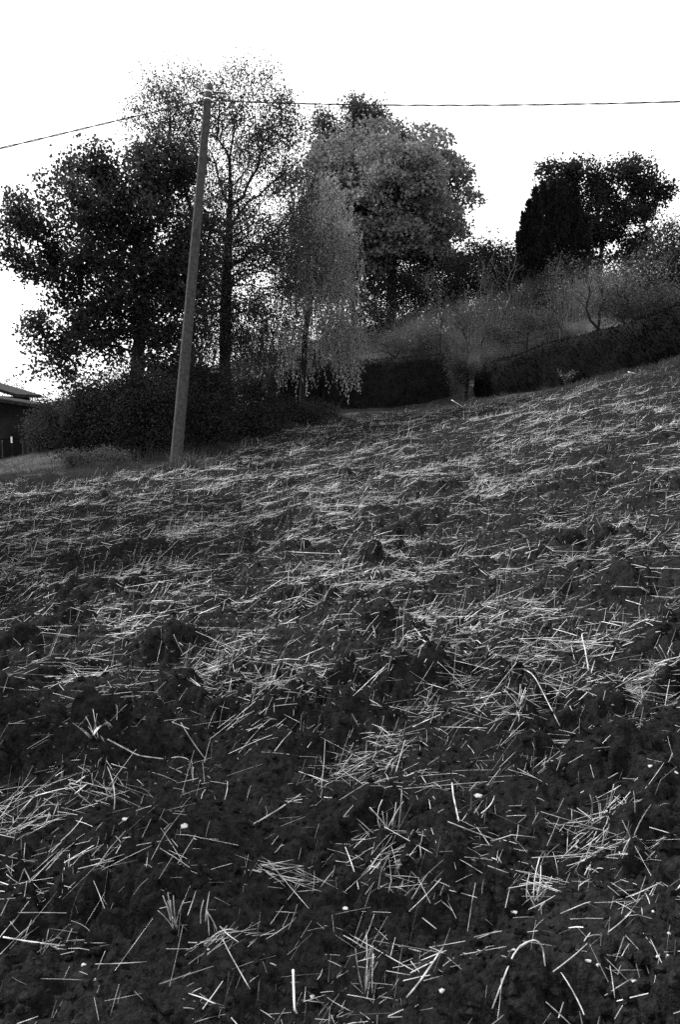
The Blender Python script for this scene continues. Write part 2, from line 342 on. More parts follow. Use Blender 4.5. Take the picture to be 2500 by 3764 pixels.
# single stalks near the camera: three hundred individuals over sixteen shared shapes
stalks = []
for q in range(16):
    m_ = 7; s_ = np.linspace(-.5, .5, m_); bd = rng.normal(0, .025) if q % 4 else rng.choice([-1, 1]) * rng.uniform(.06, .16)
    kink = rng.uniform(-.3, .3); pts = np.stack([s_, bd * (4 * s_ ** 2 - 1) * .5 + .04 * np.maximum(0, s_ - kink), .04 * np.abs(bd) * 4 * (1 - 4 * s_ ** 2)], -1)
    r_ = np.full(m_, .5); r_[3] *= 1.25; r_[-1] *= .7
    V, F = polytube(pts * np.array([1, 1, 1]), .0001 + 0 * r_, 5)   # radius set below
    stalks.append((pts, r_))
stalk_me = []
for pts, r_ in stalks:
    V, F = polytube(pts * .15, r_ * .0025, 5); me = mesh_np('straw_stalk', V, F); me.materials.append(M['straw1']); stalk_me.append(me)
def place_stalk(x, y, yaw, ln, pitch=0., k=None, name='straw_stalk', label=None, group=None, lift=.012):
    k = int(rng.integers(16)) if k is None else k
    o = bpy.data.objects.new(name, stalk_me[k]); C.objects.link(o); sc = ln / .15
    dx, dy = math.cos(yaw) * ln / 2 * math.cos(pitch), math.sin(yaw) * ln / 2 * math.cos(pitch)
    za, zb, zc = [float(field_z(x + s * dx, y + s * dy)) for s in (-1, 1, 0)]
    slope = math.atan2(zb - za, ln) if abs(pitch) < .4 else 0
    z = max(zc, (za + zb) / 2) + lift if abs(pitch) < .4 else zc + math.sin(abs(pitch)) * ln / 2 - .01
    o.rotation_euler = (0, -(pitch + slope), yaw); o.location = (x, y, z); t_ = min(1.5, float(rng.lognormal(-.15, .4)))
    o.scale = (sc, max(.7, min(sc, 1.3)) * t_, max(.7, min(sc, 1.3)) * t_)
    o['label'] = label or 'single pale straw stalk lying loose on the dark soil near the camera'; o['category'] = 'straw'
    o['group'] = group or 'straw stalks on the near soil'
    return o
NEARBY = {(820, 1760): 'in the big central straw heap', (230, 1860): 'in the dense straw patch at lower left', (640, 1665): 'above left of the big straw heap', (900, 1700): 'on the row above the big heap',
          (1390, 1925): 'in the thick patch at right', (900, 2050): 'in the broken row at lower centre', (640, 2055): 'on the level row left of lower centre', (1240, 2060): 'by the star-shaped stubs',
          (1420, 2010): 'on the rising row at lower right', (500, 2180): 'below the fanned stubs', (1180, 1680): 'on the slanting straws right of centre', (70, 1930): 'in the tangle at the left edge',
          (620, 1680): 'left of the row above the heap', (120, 2170): 'on black soil at bottom left', (1330, 1710): 'beneath the long row at right', (1400, 1600): 'on the long level row at right'}
cnt = 0; made = {}
near = [c for c in CL if c[1] > 1590]
while cnt < 285:
    if rng.random() < .6:
        c = near[int(rng.integers(len(near)))]; px, py = rng.normal(c[0], c[2] * .7) * s16, rng.normal(c[1], c[3] * .8) * s16
    else: px, py = rng.uniform(-60, 2560), 3800 - 1500 * rng.random() ** 1.1
    if not (-20 < px < 2520 and 2250 < py < 3790): continue
    g = ground_px(px, py)[0]; upr = rng.random() < .2; yaw_ = rng.normal(.25, .8); k = int(rng.integers(16))
    L_ = min(max(float(rng.lognormal(math.log(.10), .42)), .04), .24) * (.7 if upr else 1); pt = rng.uniform(.6, 1.4) if upr else rng.normal(0, .1)
    q = min(NEARBY, key=lambda n_: math.hypot((n_[0] * s16 - px), (n_[1] * s16 - py) * 1.6)); dq = math.hypot(q[0] * s16 - px, (q[1] * s16 - py) * 1.6)
    where = NEARBY[q] if dq < 260 else 'on open soil at the ' + ('far bottom ' if py > 3450 else 'lower ' if py > 2900 else 'middle ') + ('left' if px < 830 else 'centre' if px < 1670 else 'right')
    look = ('steep upright' if pt > 1 else 'leaning raised') if upr else ('curved' if k % 4 == 0 else 'long' if L_ > .17 else 'short' if L_ < .09 else 'level' if abs(yaw_) < .3 else 'slanting')
    made.setdefault(f'{look} pale straw {where}', []).append((px, place_stalk(g[0], g[1], yaw_, L_, pt, k)))
    cnt += 1
ORD = 'first second third fourth fifth sixth seventh eighth ninth tenth eleventh twelfth'.split()
for lb, os_ in made.items():
    os_.sort(key=lambda e_: e_[0])
    for q, (_, o_) in enumerate(os_):
        o_['label'] = lb if len(os_) == 1 else f'{lb}, ' + ('leftmost' if q == 0 else 'rightmost' if q == len(os_) - 1 else f'{ORD[min(q, 11)]} from left')
# distinctive single pieces in the foreground
def bunch(px, py, n, ln, spread, label, lean=(0, 0)):
    g = ground_px(px, py)[0]; b = np.array([g[0], g[1], float(field_z(g[0], g[1])) - .01])
    t_ = thing('stubble_tuft', b, label, 'stubble', 'stubble tufts in the foreground')
    for k in range(n):
        d = np.array([rng.normal(lean[0], spread), rng.normal(lean[1], spread), 1.]); d /= np.linalg.norm(d); L_ = ln * rng.uniform(.55, 1.1)
        o_ = rng.normal(0, .014, 3) * np.array([1, 1, 0]); s_ = np.linspace(0, 1, 5)[:, None]
        V, F = polytube(o_ + d * L_ * s_ + np.array([rng.normal(0, .02), rng.normal(0, .02), 0]) * s_ ** 2, np.linspace(.0019, .0013, 5), 5)
        obj('stalk', mesh_np('stalk', V, F), M['straw1'], t_)
for a in [(650, 3440, 9, .13, .28, 'fan of cut straw stubs rising left of centre in foreground', (-.35, 0)), (1350, 3640, 8, .17, .12, 'upright bundle of straw stubs at the bottom centre edge', (0, -.3)),
          (755, 3440, 4, .09, .1, 'short pale stub pair standing right of the fanned stubs', (-.1, 0)), (1970, 3330, 7, .13, .45, 'star of splayed straw stubs in the right foreground', (0, 0)),
          (1420, 3200, 7, .12, .4, 'broken stubs standing at the centre of the near row', (-.2, 0)), (2210, 3060, 6, .14, .25, 'thin stubs standing at right above the pale row', (.1, 0)),
          (350, 2850, 7, .12, .35, 'stubs standing beside the pale leaf at left', (0, 0)), (730, 2880, 4, .11, .15, 'small pale split stub cluster left of the big straw heap', (0, 0)),
          (1900, 2650, 7, .14, .4, 'leaning stubs at the left end of the long right row', (.2, 0)), (2470, 2460, 6, .15, .25, 'stubs standing at the right picture edge', (0, 0))]:
    bunch(*a)
def bent(name, pts_px, hs, rad, label, cat, mk='straw1'):
    pts = []
    for (px, py), h in zip(pts_px, hs):
        g = ground_px(px, py)[0]; pts.append([g[0], g[1], float(field_z(g[0], g[1])) + h])
    pts = np.array(pts); t_ = np.linspace(0, 1, len(pts)); s_ = np.linspace(0, 1, 14)
    q = np.stack([np.interp(s_, t_, pts[:, k]) for k in range(3)], -1); q[1:-1] = (q[:-2] + q[1:-1] * 2 + q[2:]) / 4
    V, F = polytube(q, np.linspace(rad, rad * .8, 14), 6); obj(name, mesh_np(name, V, F), M[mk], None, label, cat)
bent('arched_straw_stalk', [(1810, 3740), (1890, 3660), (1960, 3625), (1990, 3650), (2000, 3690)], [.01, .03, .05, .04, .01], .0022, 'long straw stalk arching over the soil at bottom right', 'straw')
bent('long_straw_stalk', [(930, 3030), (1020, 2965), (1105, 2905)], [.012, .02, .02], .0035, 'long straight straw lying alone below the big straw heap', 'straw')
bent('long_straw_stalk', [(1870, 2480), (1960, 2550), (2060, 2640)], [.03, .03, .02], .003, 'long straw lying diagonally down right of centre', 'straw')
bent('long_straw_stalk', [(400, 2865), (510, 2850), (600, 2830)], [.02, .03, .02], .0032, 'long thin straw lying level right of the pale leaf', 'straw')
bent('curved_straw_stalk', [(1660, 3000), (1665, 3060), (1685, 3150)], [.10, .06, .01], .003, 'curved straw stalk standing bowed right of the bottom centre', 'straw')
bent('curved_straw_stalk', [(1078, 3620), (1082, 3670), (1092, 3690)], [.05, .02, .01], .0035, 'short thick curved straw alone at the bottom left of centre', 'straw')
bent('hooked_stem', [(2165, 2475), (2150, 2440), (2135, 2400), (2160, 2395)], [.01, .06, .10, .10], .0035, 'hooked pale stem with bent tip standing at right', 'stem')
# pale dry maize-like leaf blade
g0, g1 = ground_px(350, 2850)[0], ground_px(415, 2775)[0]
g0[2] = field_z(g0[0], g0[1]) + .02; g1[2] = field_z(g1[0], g1[1]) + .07; s_ = np.linspace(0, 1, 9)[:, None]; c = g0 + (g1 - g0) * s_ + np.array([0, 0, .03]) * 4 * s_ * (1 - s_)
wv = np.array([.7, .3, .35]); wv /= np.linalg.norm(wv); wd = (.016 * np.sin(math.pi * np.linspace(.06, 1, 9) ** .8))[:, None]
V = np.concatenate([c - wv * wd, c + np.array([0, 0, -.008]), c + wv * wd]); k = np.arange(8)
F = np.concatenate([np.stack([k, k + 1, k + 10, k + 9], -1), np.stack([k + 9, k + 10, k + 19, k + 18], -1)])
me = mesh_np('dry_leaf', np.concatenate([V, V - [0, 0, .002]]), np.concatenate([F, F[:, ::-1] + 27]))
obj('dry_leaf', me, M['straw1'], None, 'pale broad dry leaf blade curling up at the left', 'leaf')
# pebbles
PEB = ['tiny pebble left of the rising straw row', 'pebble on the soil just right of the dark mound', 'round white pebble alone on bottom soil right of centre', 'flat pebble at the bottom edge right of centre',
       'pale ring-like pebble at lower centre by the stubs', 'left one of two pebbles side by side at bottom right', 'right one of two pebbles side by side at bottom right', 'pebble at the top of the slanting straw bottom right',
       'bright pebble close to the bottom right edge', 'pebble at the left of the pebble line bottom right', 'middle pebble of the line bottom right', 'last pebble of the line at bottom right',
       'pebble below the star-shaped stubs', 'pebble under the fanned stubs at lower left', 'round white pebble alone at bottom left', 'dull pebble at the bottom left below the white one',
       'pebble beside the slanting straw lower right of centre', 'pale pebble pair piece by the thick curved straw', 'dull stone left of the big straw heap']
for q, (px, py) in enumerate([(1755, 2975), (680, 3100), (460, 3130), (2385, 2945), (2480, 2945), (2190, 3270), (2120, 3100), (1705, 3530), (1625, 3705), (1270, 3355), (2160, 3620), (2195, 3625), (2395, 3485), (2455, 3525), (2330, 3645), (2410, 3640), (2450, 3635), (1890, 3365), (765, 3500), (305, 3555), (350, 3640), (1890, 3515), (1150, 3625), (860, 2690)]):
    g = ground_px(px, py)[0]; s = [.014, .012, .010, .010, .009][q] if q < 5 else rng.uniform(.004, .008)
    V = ico * s * rng.uniform(.55, 1.45, (12, 1)) * np.array([1.2, .9, .7]); o = obj('pebble', mesh_np('pebble', V, icoF, False), M['pebble'], None,
        ['white stone on the dark mound in the right foreground', 'white stone below the straw right of the left heap', 'small pale stone at left above the bare soil', 'white stone in the straw row at the right', 'pale stone at the right picture edge by the straw row'][q] if q < 5 else PEB[q - 5],
        'stone', 'pebbles on the near soil', None, (g[0], g[1], float(field_z(g[0], g[1])) + s * .2))

# ------------------------------------------------------------------ trees
def sample_env(E, n, r, pw=.42):
    """points in a union of ellipsoids given as (px, py, rx, ry, weight) at depth D"""
    out_ = []
    wts = np.array([e[2] * e[3] * (e[5] if len(e) > 5 else 1.) for e in E]); wts = wts / wts.sum()
    for e, c in zip(E, r.multinomial(n, wts)):
        D = e[4]; m_ = D / FPX; d = r.normal(size=(c, 3)); d /= np.linalg.norm(d, axis=1, keepdims=True); d *= (r.random((c, 1)) ** pw)
        cc = P(e[0], e[1], D); out_.append(cc + d * np.array([e[2] * m_, min(e[2], 1.2 * e[3]) * m_ * .9, e[3] * m_]))
    return np.concatenate(out_)
def grow(trunk, tips, bal=.3, step=.45, r=rng, upb=.25):
    """skeleton: each tip joins the cheapest node of what stands so far"""
    pos = [np.array(p, float) for p in trunk]; par = [-1] + list(range(len(trunk) - 1)); plen = [0.]
    for k in range(1, len(pos)): plen.append(plen[-1] + np.linalg.norm(pos[k] - pos[k - 1]))
    top = pos[-1]; A = np.array(pos); PL = np.array(plen); ok = np.zeros(len(pos), bool); ok[max(1, int(len(pos) * .45)):] = True
    tipid = []
    for p in tips[np.argsort(np.linalg.norm((tips - top) * np.array([1, 1, .8]), axis=1))]:
        v = p - A; d = np.linalg.norm(v, axis=1); cost = d + bal * PL + np.where(v[:, 2] < 0, -v[:, 2] * upb * 2, 0); cost[~ok] = 1e9
        j = int(np.argmin(cost)); L_ = d[j]; k = max(1, int(math.ceil(L_ / step)))
        dirp = A[j] - A[par[j]] if par[j] >= 0 else np.array([0, 0, 1.]); dirp = dirp / max(np.linalg.norm(dirp), 1e-6)
        new = []
        for q in range(1, k + 1):
            s = q / k; b = A[j] * (1 - s) + p * s + dirp * L_ * .35 * s * (1 - s) * (1 - s) * 2 + (r.normal(0, .05 * min(L_, 1.5), 3) if q < k else 0)
            pos.append(b); new.append(b); par.append(j if q == 1 else len(pos) - 2); plen.append(plen[par[-1]] + L_ / k)
        A = np.concatenate([A, np.array(new)]); PL = np.array(plen); ok = np.concatenate([ok, np.ones(k, bool)]); tipid.append(len(pos) - 1)
    return A, np.array(par), np.array(tipid)
def skeleton(A, par, r_tip, r_base, ex=2.2):
    n = len(A); acc = np.zeros(n); ch = np.zeros(n, int)
    np.add.at(ch, par[par >= 0], 1); acc[ch == 0] = 1
    for k in range(n - 1, 0, -1): acc[par[k]] += acc[k]
    rad = r_tip * acc ** (math.log(r_base / r_tip) / math.log(max(acc.max(), 2)))
    k = np.arange(1, n); p = par[1:]; R0 = np.minimum(rad[p], rad[k] * 1.35); thick = rad[k] > .035
    parts = []
    if thick.any(): parts.append(tubes(A[p][thick], A[k][thick], R0[thick], rad[k][thick], 8))
    if (~thick).any(): parts.append(tubes(A[p][~thick], A[k][~thick], R0[~thick], rad[k][~thick], 4))
    return join(parts)
def lerp_path(pts, m_):
    pts = np.array(pts); t_ = np.linspace(0, 1, len(pts)); s_ = np.linspace(0, 1, m_); return np.stack([np.interp(s_, t_, pts[:, k]) for k in range(3)], -1)
def tree(name, label, cat, trunk_px, E, ntips, nleaf, leaf, mk, r_base, sigma, bal=.3, r_tip=.006, aspect=.65, droop=.25, bark='bark', group=None, seed=1, fronds=None, flat=.8, clump=None):
    r = np.random.default_rng(seed)
    tp = np.array([P(*q) for q in trunk_px]); gz_ = float(H(tp[0][0], tp[0][1])); tp[0][2] = min(tp[0][2], gz_) - .05
    base = tp[0].copy(); base[2] = gz_
    A, par, tid = grow(lerp_path(tp, 10), sample_env(E, ntips, r), bal, r=r)
    t_ = thing(name, base, label, cat, group); off = base
    V, F = skeleton(A, par, r_tip, r_base); obj('trunk', mesh_np('trunk', V - off, F), M[bark], t_)
    last = np.concatenate([A[tid], A[tid], A[par[tid]]])
    c = last[r.integers(len(last), size=nleaf)]; pos = c + np.clip(r.normal(size=(nleaf, 3)), -1.6, 1.6) * np.array([sigma, sigma, sigma * flat])
    if clump:
        nc, cr = clump; cc_ = sample_env(E, nc, r, .2); rc = cr * r.uniform(.6, 1.25, nc); m_ = int(nleaf * .8); q = r.choice(nc, m_, p=rc ** 2 / (rc ** 2).sum())
        d = r.normal(size=(m_, 3)); d[:, 2] = np.abs(d[:, 2]) * .9 - .15; d /= np.linalg.norm(d, axis=1, keepdims=True)
        pos[:m_] = cc_[q] + d * (rc[q] * r.uniform(.72, 1.08, m_))[:, None] * np.array([1, 1, .85])
    LV, LF = leaves(pos, leaf, aspect, droop, r=r)
    if fronds:
        fE, nf, fl = fronds; src = sample_env(fE, nf, r); m_ = 26; Ls = r.uniform(.25, 1.2, nf) ** 1.3 * fl; s_ = np.linspace(0, 1, m_)
        drift = r.normal(0, .12, (nf, 1, 3)) * np.array([1, 1, .1]); q = src[:, None] + np.array([0, 0, -1.]) * (Ls[:, None, None] * s_[None, :, None]) + drift * (s_[None, :, None] ** 1.5) * Ls[:, None, None]
        q = (q + r.normal(0, .02, q.shape)); T0 = q[:, :-1:5].reshape(-1, 3); T1 = q[:, 5::5].reshape(-1, 3)
        q0 = q[:, [0, 5, 10, 15, 20]].reshape(-1, 3); q1 = q[:, [5, 10, 15, 20, 25]].reshape(-1, 3)
        FV, FF = tubes(q0, q1, np.full(len(q0), .003), np.full(len(q0), .002), 3); obj('hanging_twigs', mesh_np('hanging_twigs', FV - off, FF), M[bark], t_, kind='stuff')
        ax = np.tile(np.array([[0, 0, -1.]]), (nf * m_, 1)) + r.normal(0, .3, (nf * m_, 3)); QV, QF = leaves(q.reshape(-1, 3), leaf, .26, r=r, axis=ax)
        LV = np.concatenate([LV, QV]); LF = np.concatenate([LF, QF + len(LV) - len(QV)])
    obj('crown', mesh_np('crown', LV - off, LF, False), M[mk], t_, kind='stuff')
    return t_
D = 22.0
tree('broadleaf_tree', 'broad dark leafy tree with low drooping skirt at the left edge', 'tree', [(515, 1590, D), (500, 1400, D), (508, 1270, D), (530, 1130, D), (520, 1000, D)],
     [(330, 800, 210, 200, D), (560, 780, 220, 250, D), (100, 890, 125, 140, D), (230, 1010, 120, 110, D), (180, 1290, 115, 140, D, .8), (420, 1060, 210, 190, D), (640, 1060, 150, 270, D, 1.2), (610, 620, 150, 110, D), (330, 620, 110, 80, D), (330, 1230, 140, 140, D), (640, 1350, 130, 150, D, 1.2), (60, 780, 70, 70, D, .7), (130, 1180, 60, 60, D, .7)],
     640, 46000, .105, 'leaf_dark', .18, .20, seed=3, r_tip=.005, droop=.5, aspect=.75)
D = 24.0
tree('willow_tree', 'tall airy willow behind the pole with many thin ascending limbs', 'tree', [(830, 1545, D), (826, 1300, D), (830, 1050, D), (842, 850, D), (845, 700, D)],
     [(690, 370, 200, 140, D), (930, 380, 160, 140, D), (560, 460, 130, 120, D, .8), (1010, 560, 150, 180, D), (800, 560, 200, 180, D, .8), (1070, 450, 80, 100, D), (790, 880, 190, 220, D, 1.6), (1010, 880, 150, 190, D, 1.6), (980, 1120, 150, 130, D, 1.4), (740, 1180, 130, 180, D, 1.4), (900, 1300, 110, 120, D), (1120, 700, 80, 130, D)],
     950, 50000, .078, 'leaf_tall', .17, .2, bal=.55, aspect=.5, seed=5, r_tip=.0065, droop=.6,
     fronds=([(900, 1130, 180, 110, D), (720, 1230, 90, 120, D), (960, 1250, 100, 60, D)], 260, 1.3))
D = 25.0
tree('weeping_willow', 'pale weeping willow whose fronds hang before the clipped hedge', 'tree', [(1110, 1520, D), (1115, 1350, D), (1125, 1200, D), (1150, 1050, D), (1170, 900, D)],
     [(1180, 760, 100, 120, D), (1230, 930, 90, 130, D), (1130, 1060, 110, 120, D), (1240, 1150, 70, 100, D), (1020, 1220, 120, 40, D), (1080, 880, 90, 130, D)], 200, 9000, .09, 'leaf_willow', .09, .22, aspect=.3, droop=1.2, bal=.25, seed=6, r_tip=.005,
     fronds=([(1180, 780, 130, 140, D), (1240, 930, 110, 150, D), (1130, 1050, 130, 130, D, .8), (1250, 1190, 95, 80, D - .5, 2.6), (1040, 1230, 150, 40, D, 1.5), (1080, 900, 100, 130, D, .6)], 800, 1.5))
D = 43.0
tree('slim_tree', 'slim pointed tree crown rising above the dense round tree', 'tree', [(1300, 1230, D), (1300, 900, D), (1305, 600, D), (1310, 450, D)],
     [(1310, 425, 65, 75, D, 1.3), (1385, 440, 65, 60, D), (1200, 510, 60, 100, D), (1300, 560, 170, 90, D), (1480, 510, 70, 50, D)], 190, 12000, .15, 'leaf_tall', .12, .27, bal=.45, seed=8)
D = 38.0
tree('round_tree', 'large dense round tree with grey lit leaf clumps at centre', 'tree', [(1440, 1240, D), (1440, 1100, D), (1445, 950, D), (1440, 800, D)],
     [(1395, 660, 230, 150, D), (1275, 560, 130, 110, D), (1485, 590, 150, 120, D), (1575, 740, 130, 150, D), (1315, 800, 200, 170, D), (1195, 720, 110, 160, D), (1445, 930, 220, 150, D), (1275, 1010, 160, 130, D), (1655, 790, 85, 120, D, .7), (1575, 950, 120, 80, D), (1445, 780, 190, 180, D - 2, 1.4)],
     330, 66000, .17, 'leaf_mid', .24, .36, seed=9, aspect=.8, clump=(170, .9))
D = 40.0
tree('open_crown_tree', 'round tree with open leafy crown on the right skyline', 'tree', [(2200, 1130, D), (2205, 1000, D), (2215, 900, D), (2225, 820, D)],
     [(2090, 670, 110, 80, D), (2220, 640, 120, 60, D), (2340, 650, 90, 60, D), (2200, 790, 150, 90, D), (2320, 800, 110, 80, D), (2400, 720, 70, 60, D), (2040, 740, 60, 70, D), (2120, 900, 150, 90, D), (2330, 930, 100, 70, D), (2455, 700, 25, 15, D)], 230, 24000, .16, 'leaf_bush', .14, .27, seed=10)
# many-spired conifer
D = 35.0; r = np.random.default_rng(12); base = P(2040, 1090, D); base[2] = H(base[0], base[1])
t_ = thing('conifer', base, 'black many-spired cypress on the right skyline below the open crown', 'tree')
LV, LF, tp = [], [], []
for (px, py, hw) in [(1925, 790, 40), (1945, 745, 40), (1968, 700, 45), (1995, 675, 50), (2030, 690, 45), (2062, 665, 55), (2090, 690, 45), (2125, 740, 50), (2150, 800, 50), (1905, 860, 35), (2000, 860, 80), (2080, 850, 80), (1950, 930, 70)]:
    topp = P(px, py, D + r.normal(0, .5)); b0 = P(px + (2040 - px) * .35, 1090, D); n = 2300; s = r.random(n) ** .75; ax = topp + (b0 - topp) * s[:, None]
    wr = hw * .72 * D / FPX * np.minimum(1, .06 + s * 1.7) * r.random(n) ** .4; an = r.uniform(0, 6.28, n)
    pos = ax + np.stack([np.cos(an) * wr, np.sin(an) * wr, np.zeros(n)], -1); axv = np.stack([np.cos(an) * .35, np.sin(an) * .35, np.ones(n)], -1)
    v, f = leaves(pos, .24, .28, r=r, axis=axv); LV.append(v); LF.append(f); tp.append((b0, topp))
V, F = join(list(zip(LV, LF))); obj('crown', mesh_np('crown', V - base, F, False), M['leaf_conifer'], t_, kind='stuff')
V, F = tubes([a for a, b in tp], [b for a, b in tp], np.full(len(tp), .07), np.full(len(tp), .01), 6); obj('trunk', mesh_np('trunk', V - base, F), M['bark'], t_)

def bush(name, label, E, nt, nl, leaf, mk, seed, base_px=None, cat='bush', group=None, sigma=.2, aspect=.6, r_base=.04, bark='bark', droop=.1, bal=.35, r_tip=.004):
    e = E[0]; bp = base_px or (e[0], e[1] + e[3], e[4]); b = P(*bp); gz_ = float(H(b[0], b[1])); r = np.random.default_rng(seed)
    tips = sample_env(E, nt, r); k = tips[:, 2] > H(tips[:, 0], tips[:, 1]) + .02; tips = tips[k]
    b[2] = gz_; top = np.array([b[0], b[1], gz_ + max(.15, .2 * (tips[:, 2].max() - gz_))])
    A, par, tid = grow(lerp_path([b - [0, 0, .05], top], 4), tips, bal, .35, r, .1); t_ = thing(name, b, label, cat, group)
    V, F = skeleton(A, par, r_tip, r_base); obj('stems', mesh_np('stems', V - b, F), M[bark], t_)
    if nl:
        c = A[np.concatenate([tid, tid, par[tid]])][r.integers(3 * len(tid), size=nl)]; pos = c + np.clip(r.normal(size=(nl, 3)), -2, 2) * sigma
        k = pos[:, 2] > H(pos[:, 0], pos[:, 1]) - .02; LV, LF = leaves(pos[k], leaf, aspect, droop, r=r); obj('foliage', mesh_np('foliage', LV - b, LF, False), M[mk], t_, kind='stuff')
    return t_
G = 'undergrowth below the left trees'
bush('bush', 'dark low bush left of the pole under the broad tree', [(330, 1570, 110, 100, 18.6), (250, 1610, 80, 70, 18.6), (290, 1470, 18, 70, 18.8, 2.5), (380, 1450, 20, 60, 18.8, 2.5), (180, 1540, 18, 60, 18.8, 2.5)], 150, 11000, .065, 'leaf_bush', 21, group=G)
bush('bush', 'dark tall bush directly left of the pole', [(500, 1530, 90, 130, 18.6), (600, 1580, 80, 90, 18.4), (470, 1400, 20, 80, 18.8, 2.5), (560, 1430, 18, 70, 18.8, 2.5), (620, 1470, 25, 60, 18.6, 2)], 170, 12000, .065, 'leaf_bush', 22, group=G, base_px=(540, 1680, 18.6))
bush('bush', 'dark bush just right of the pole', [(760, 1540, 100, 110, 19), (830, 1480, 60, 90, 19.5), (720, 1410, 20, 80, 19.5, 2.5), (790, 1390, 20, 60, 19.5, 2.5)], 140, 10000, .065, 'leaf_bush', 23, group=G)
bush('bush', 'long low bush between the pole and the willow trunk', [(920, 1560, 120, 65, 20.5), (990, 1530, 70, 60, 21), (900, 1470, 18, 60, 21, 2.5), (960, 1450, 18, 50, 21, 2)], 140, 9000, .065, 'leaf_bush', 24, group=G)
bush('bush', 'low tapering bush ending at the clipped hedge', [(1080, 1535, 110, 40, 23), (1190, 1525, 90, 24, 24.6)], 90, 6500, .065, 'leaf_bush', 25, group=G)
bush('bush', 'tall grey bush behind the willow trunk', [(950, 1340, 140, 150, 31), (1080, 1320, 130, 130, 31)], 150, 10000, .09, 'leaf_bush', 26, group=G)
bush('bush', 'dark thicket between the house and the broad tree', [(195, 1600, 85, 110, 24)], 110, 7500, .075, 'leaf_dark', 27, group=G)
bush('bush', 'dark tangle in front of the broad tree trunk', [(410, 1470, 120, 70, 22.8), (570, 1420, 70, 80, 22.8)], 120, 9000, .075, 'leaf_dark', 28, base_px=(440, 1590, 23.5), group=G)
bush('bush', 'dark tall undergrowth behind the pole between the two trunks', [(690, 1420, 90, 110, 22.5)], 110, 8000, .07, 'leaf_bush', 48, base_px=(700, 1580, 23), group=G)
bush('bramble_mound', 'low grey bramble mound at the field edge left of the pole', [(370, 1695, 110, 34, 17.3), (270, 1695, 50, 28, 17.3)], 130, 7000, .04, 'leaf_scrub', 29, sigma=.09)
bush('sapling_thicket', 'thin sparse saplings against the sky behind the house', [(40, 1450, 60, 90, 45), (120, 1500, 90, 60, 45), (250, 1480, 60, 40, 45)], 70, 1300, .11, 'leaf_dark', 30, base_px=(90, 1640, 45), sigma=.25)
B = 'bushes on the bank behind the hedge'
bush('bush', 'dark round bush left of the cypress below the skyline', [(1840, 970, 130, 90, 36), (1760, 940, 90, 70, 37), (1920, 1010, 90, 70, 35), (1790, 1060, 140, 80, 36)], 170, 16000, .11, 'leaf_dark', 31, base_px=(1850, 1120, 36), group=B, sigma=.25)
bush('bush', 'dark leafy bush filling the right picture edge', [(2470, 920, 110, 110, 29), (2400, 1010, 110, 90, 29), (2520, 1060, 100, 90, 29)], 170, 13000, .085, 'leaf_dark', 32, base_px=(2470, 1180, 29), group=B, sigma=.22)
bush('bush', 'mottled bush under the open crown tree', [(2230, 1040, 150, 80, 33), (2080, 1040, 100, 70, 33)], 130, 9000, .085, 'leaf_bush', 33, base_px=(2210, 1150, 33), group=B, sigma=.22)
bush('bush', 'grey twiggy bush below the dense round tree', [(1690, 1020, 100, 90, 35), (1590, 1080, 90, 70, 35)], 130, 7000, .09, 'leaf_bush', 34, base_px=(1680, 1160, 35), group=B, sigma=.22)
bush('bush', 'low grey bush at the foot of the dense round tree', [(1330, 1180, 110, 100, 34), (1220, 1250, 90, 90, 34)], 130, 8000, .085, 'leaf_bush', 35, base_px=(1330, 1320, 34), group=B, sigma=.22)
bush('bush', 'dark wide thicket hiding the trunk of the dense round tree', [(1450, 1110, 170, 110, 36), (1610, 1140, 100, 80, 36), (1550, 1060, 120, 80, 37)], 190, 16000, .095, 'leaf_bush', 44, base_px=(1500, 1240, 36), group=B, sigma=.24)
bush('bush', 'pale low scrub on the bank above the square hedge', [(1420, 1260, 130, 45, 30), (1560, 1240, 90, 50, 30)], 110, 5000, .06, 'leaf_scrub', 45, base_px=(1450, 1320, 30), group=B, sigma=.15)
bush('bush', 'pale low scrub above the middle of the long hedge', [(1960, 1180, 130, 45, 29), (1840, 1220, 80, 45, 29)], 110, 5000, .06, 'leaf_scrub', 46, base_px=(1940, 1230, 29), group=B, sigma=.15)
bush('bush', 'grey scrub above the right end of the long hedge', [(2280, 1130, 130, 50, 26), (2420, 1100, 90, 50, 26)], 110, 5500, .06, 'leaf_scrub', 47, base_px=(2300, 1200, 26), group=B, sigma=.15)
bush('bare_shrub', 'pale bare branching shrub on the bank right of the round tree', [(1830, 1000, 110, 120, 30), (1760, 1030, 60, 90, 30)], 75, 0, .1, 'leaf_bush', 36, base_px=(1840, 1260, 30), cat='shrub', r_base=.05, bark='palebark', bal=.6, r_tip=.009)
bush('bare_shrub', 'tangled bare shrub above the square hedge', [(1450, 1190, 110, 90, 31), (1560, 1180, 80, 80, 31)], 120, 500, .06, 'leaf_scrub', 71, base_px=(1490, 1310, 31), cat='shrub', bark='palebark', bal=.5, r_tip=.006)
bush('bare_shrub', 'tangled leafy shrub right of the pale bare one', [(1990, 1090, 110, 80, 31)], 120, 2600, .07, 'leaf_bush', 72, base_px=(1990, 1200, 31), cat='shrub', bark='palebark', bal=.5, r_tip=.006)
bush('bare_shrub', 'tangled twiggy shrub at the hedge gap', [(1710, 1160, 80, 60, 29)], 110, 1500, .06, 'leaf_scrub', 73, base_px=(1710, 1330, 29), cat='shrub', bark='palebark', bal=.5, r_tip=.006)
bush('bare_shrub', 'dark spotted shrub near the right edge above the hedge', [(2420, 1120, 100, 70, 24), (2300, 1130, 70, 60, 24)], 110, 3000, .06, 'leaf_bush', 74, base_px=(2390, 1220, 24), cat='shrub', bal=.5, r_tip=.005)
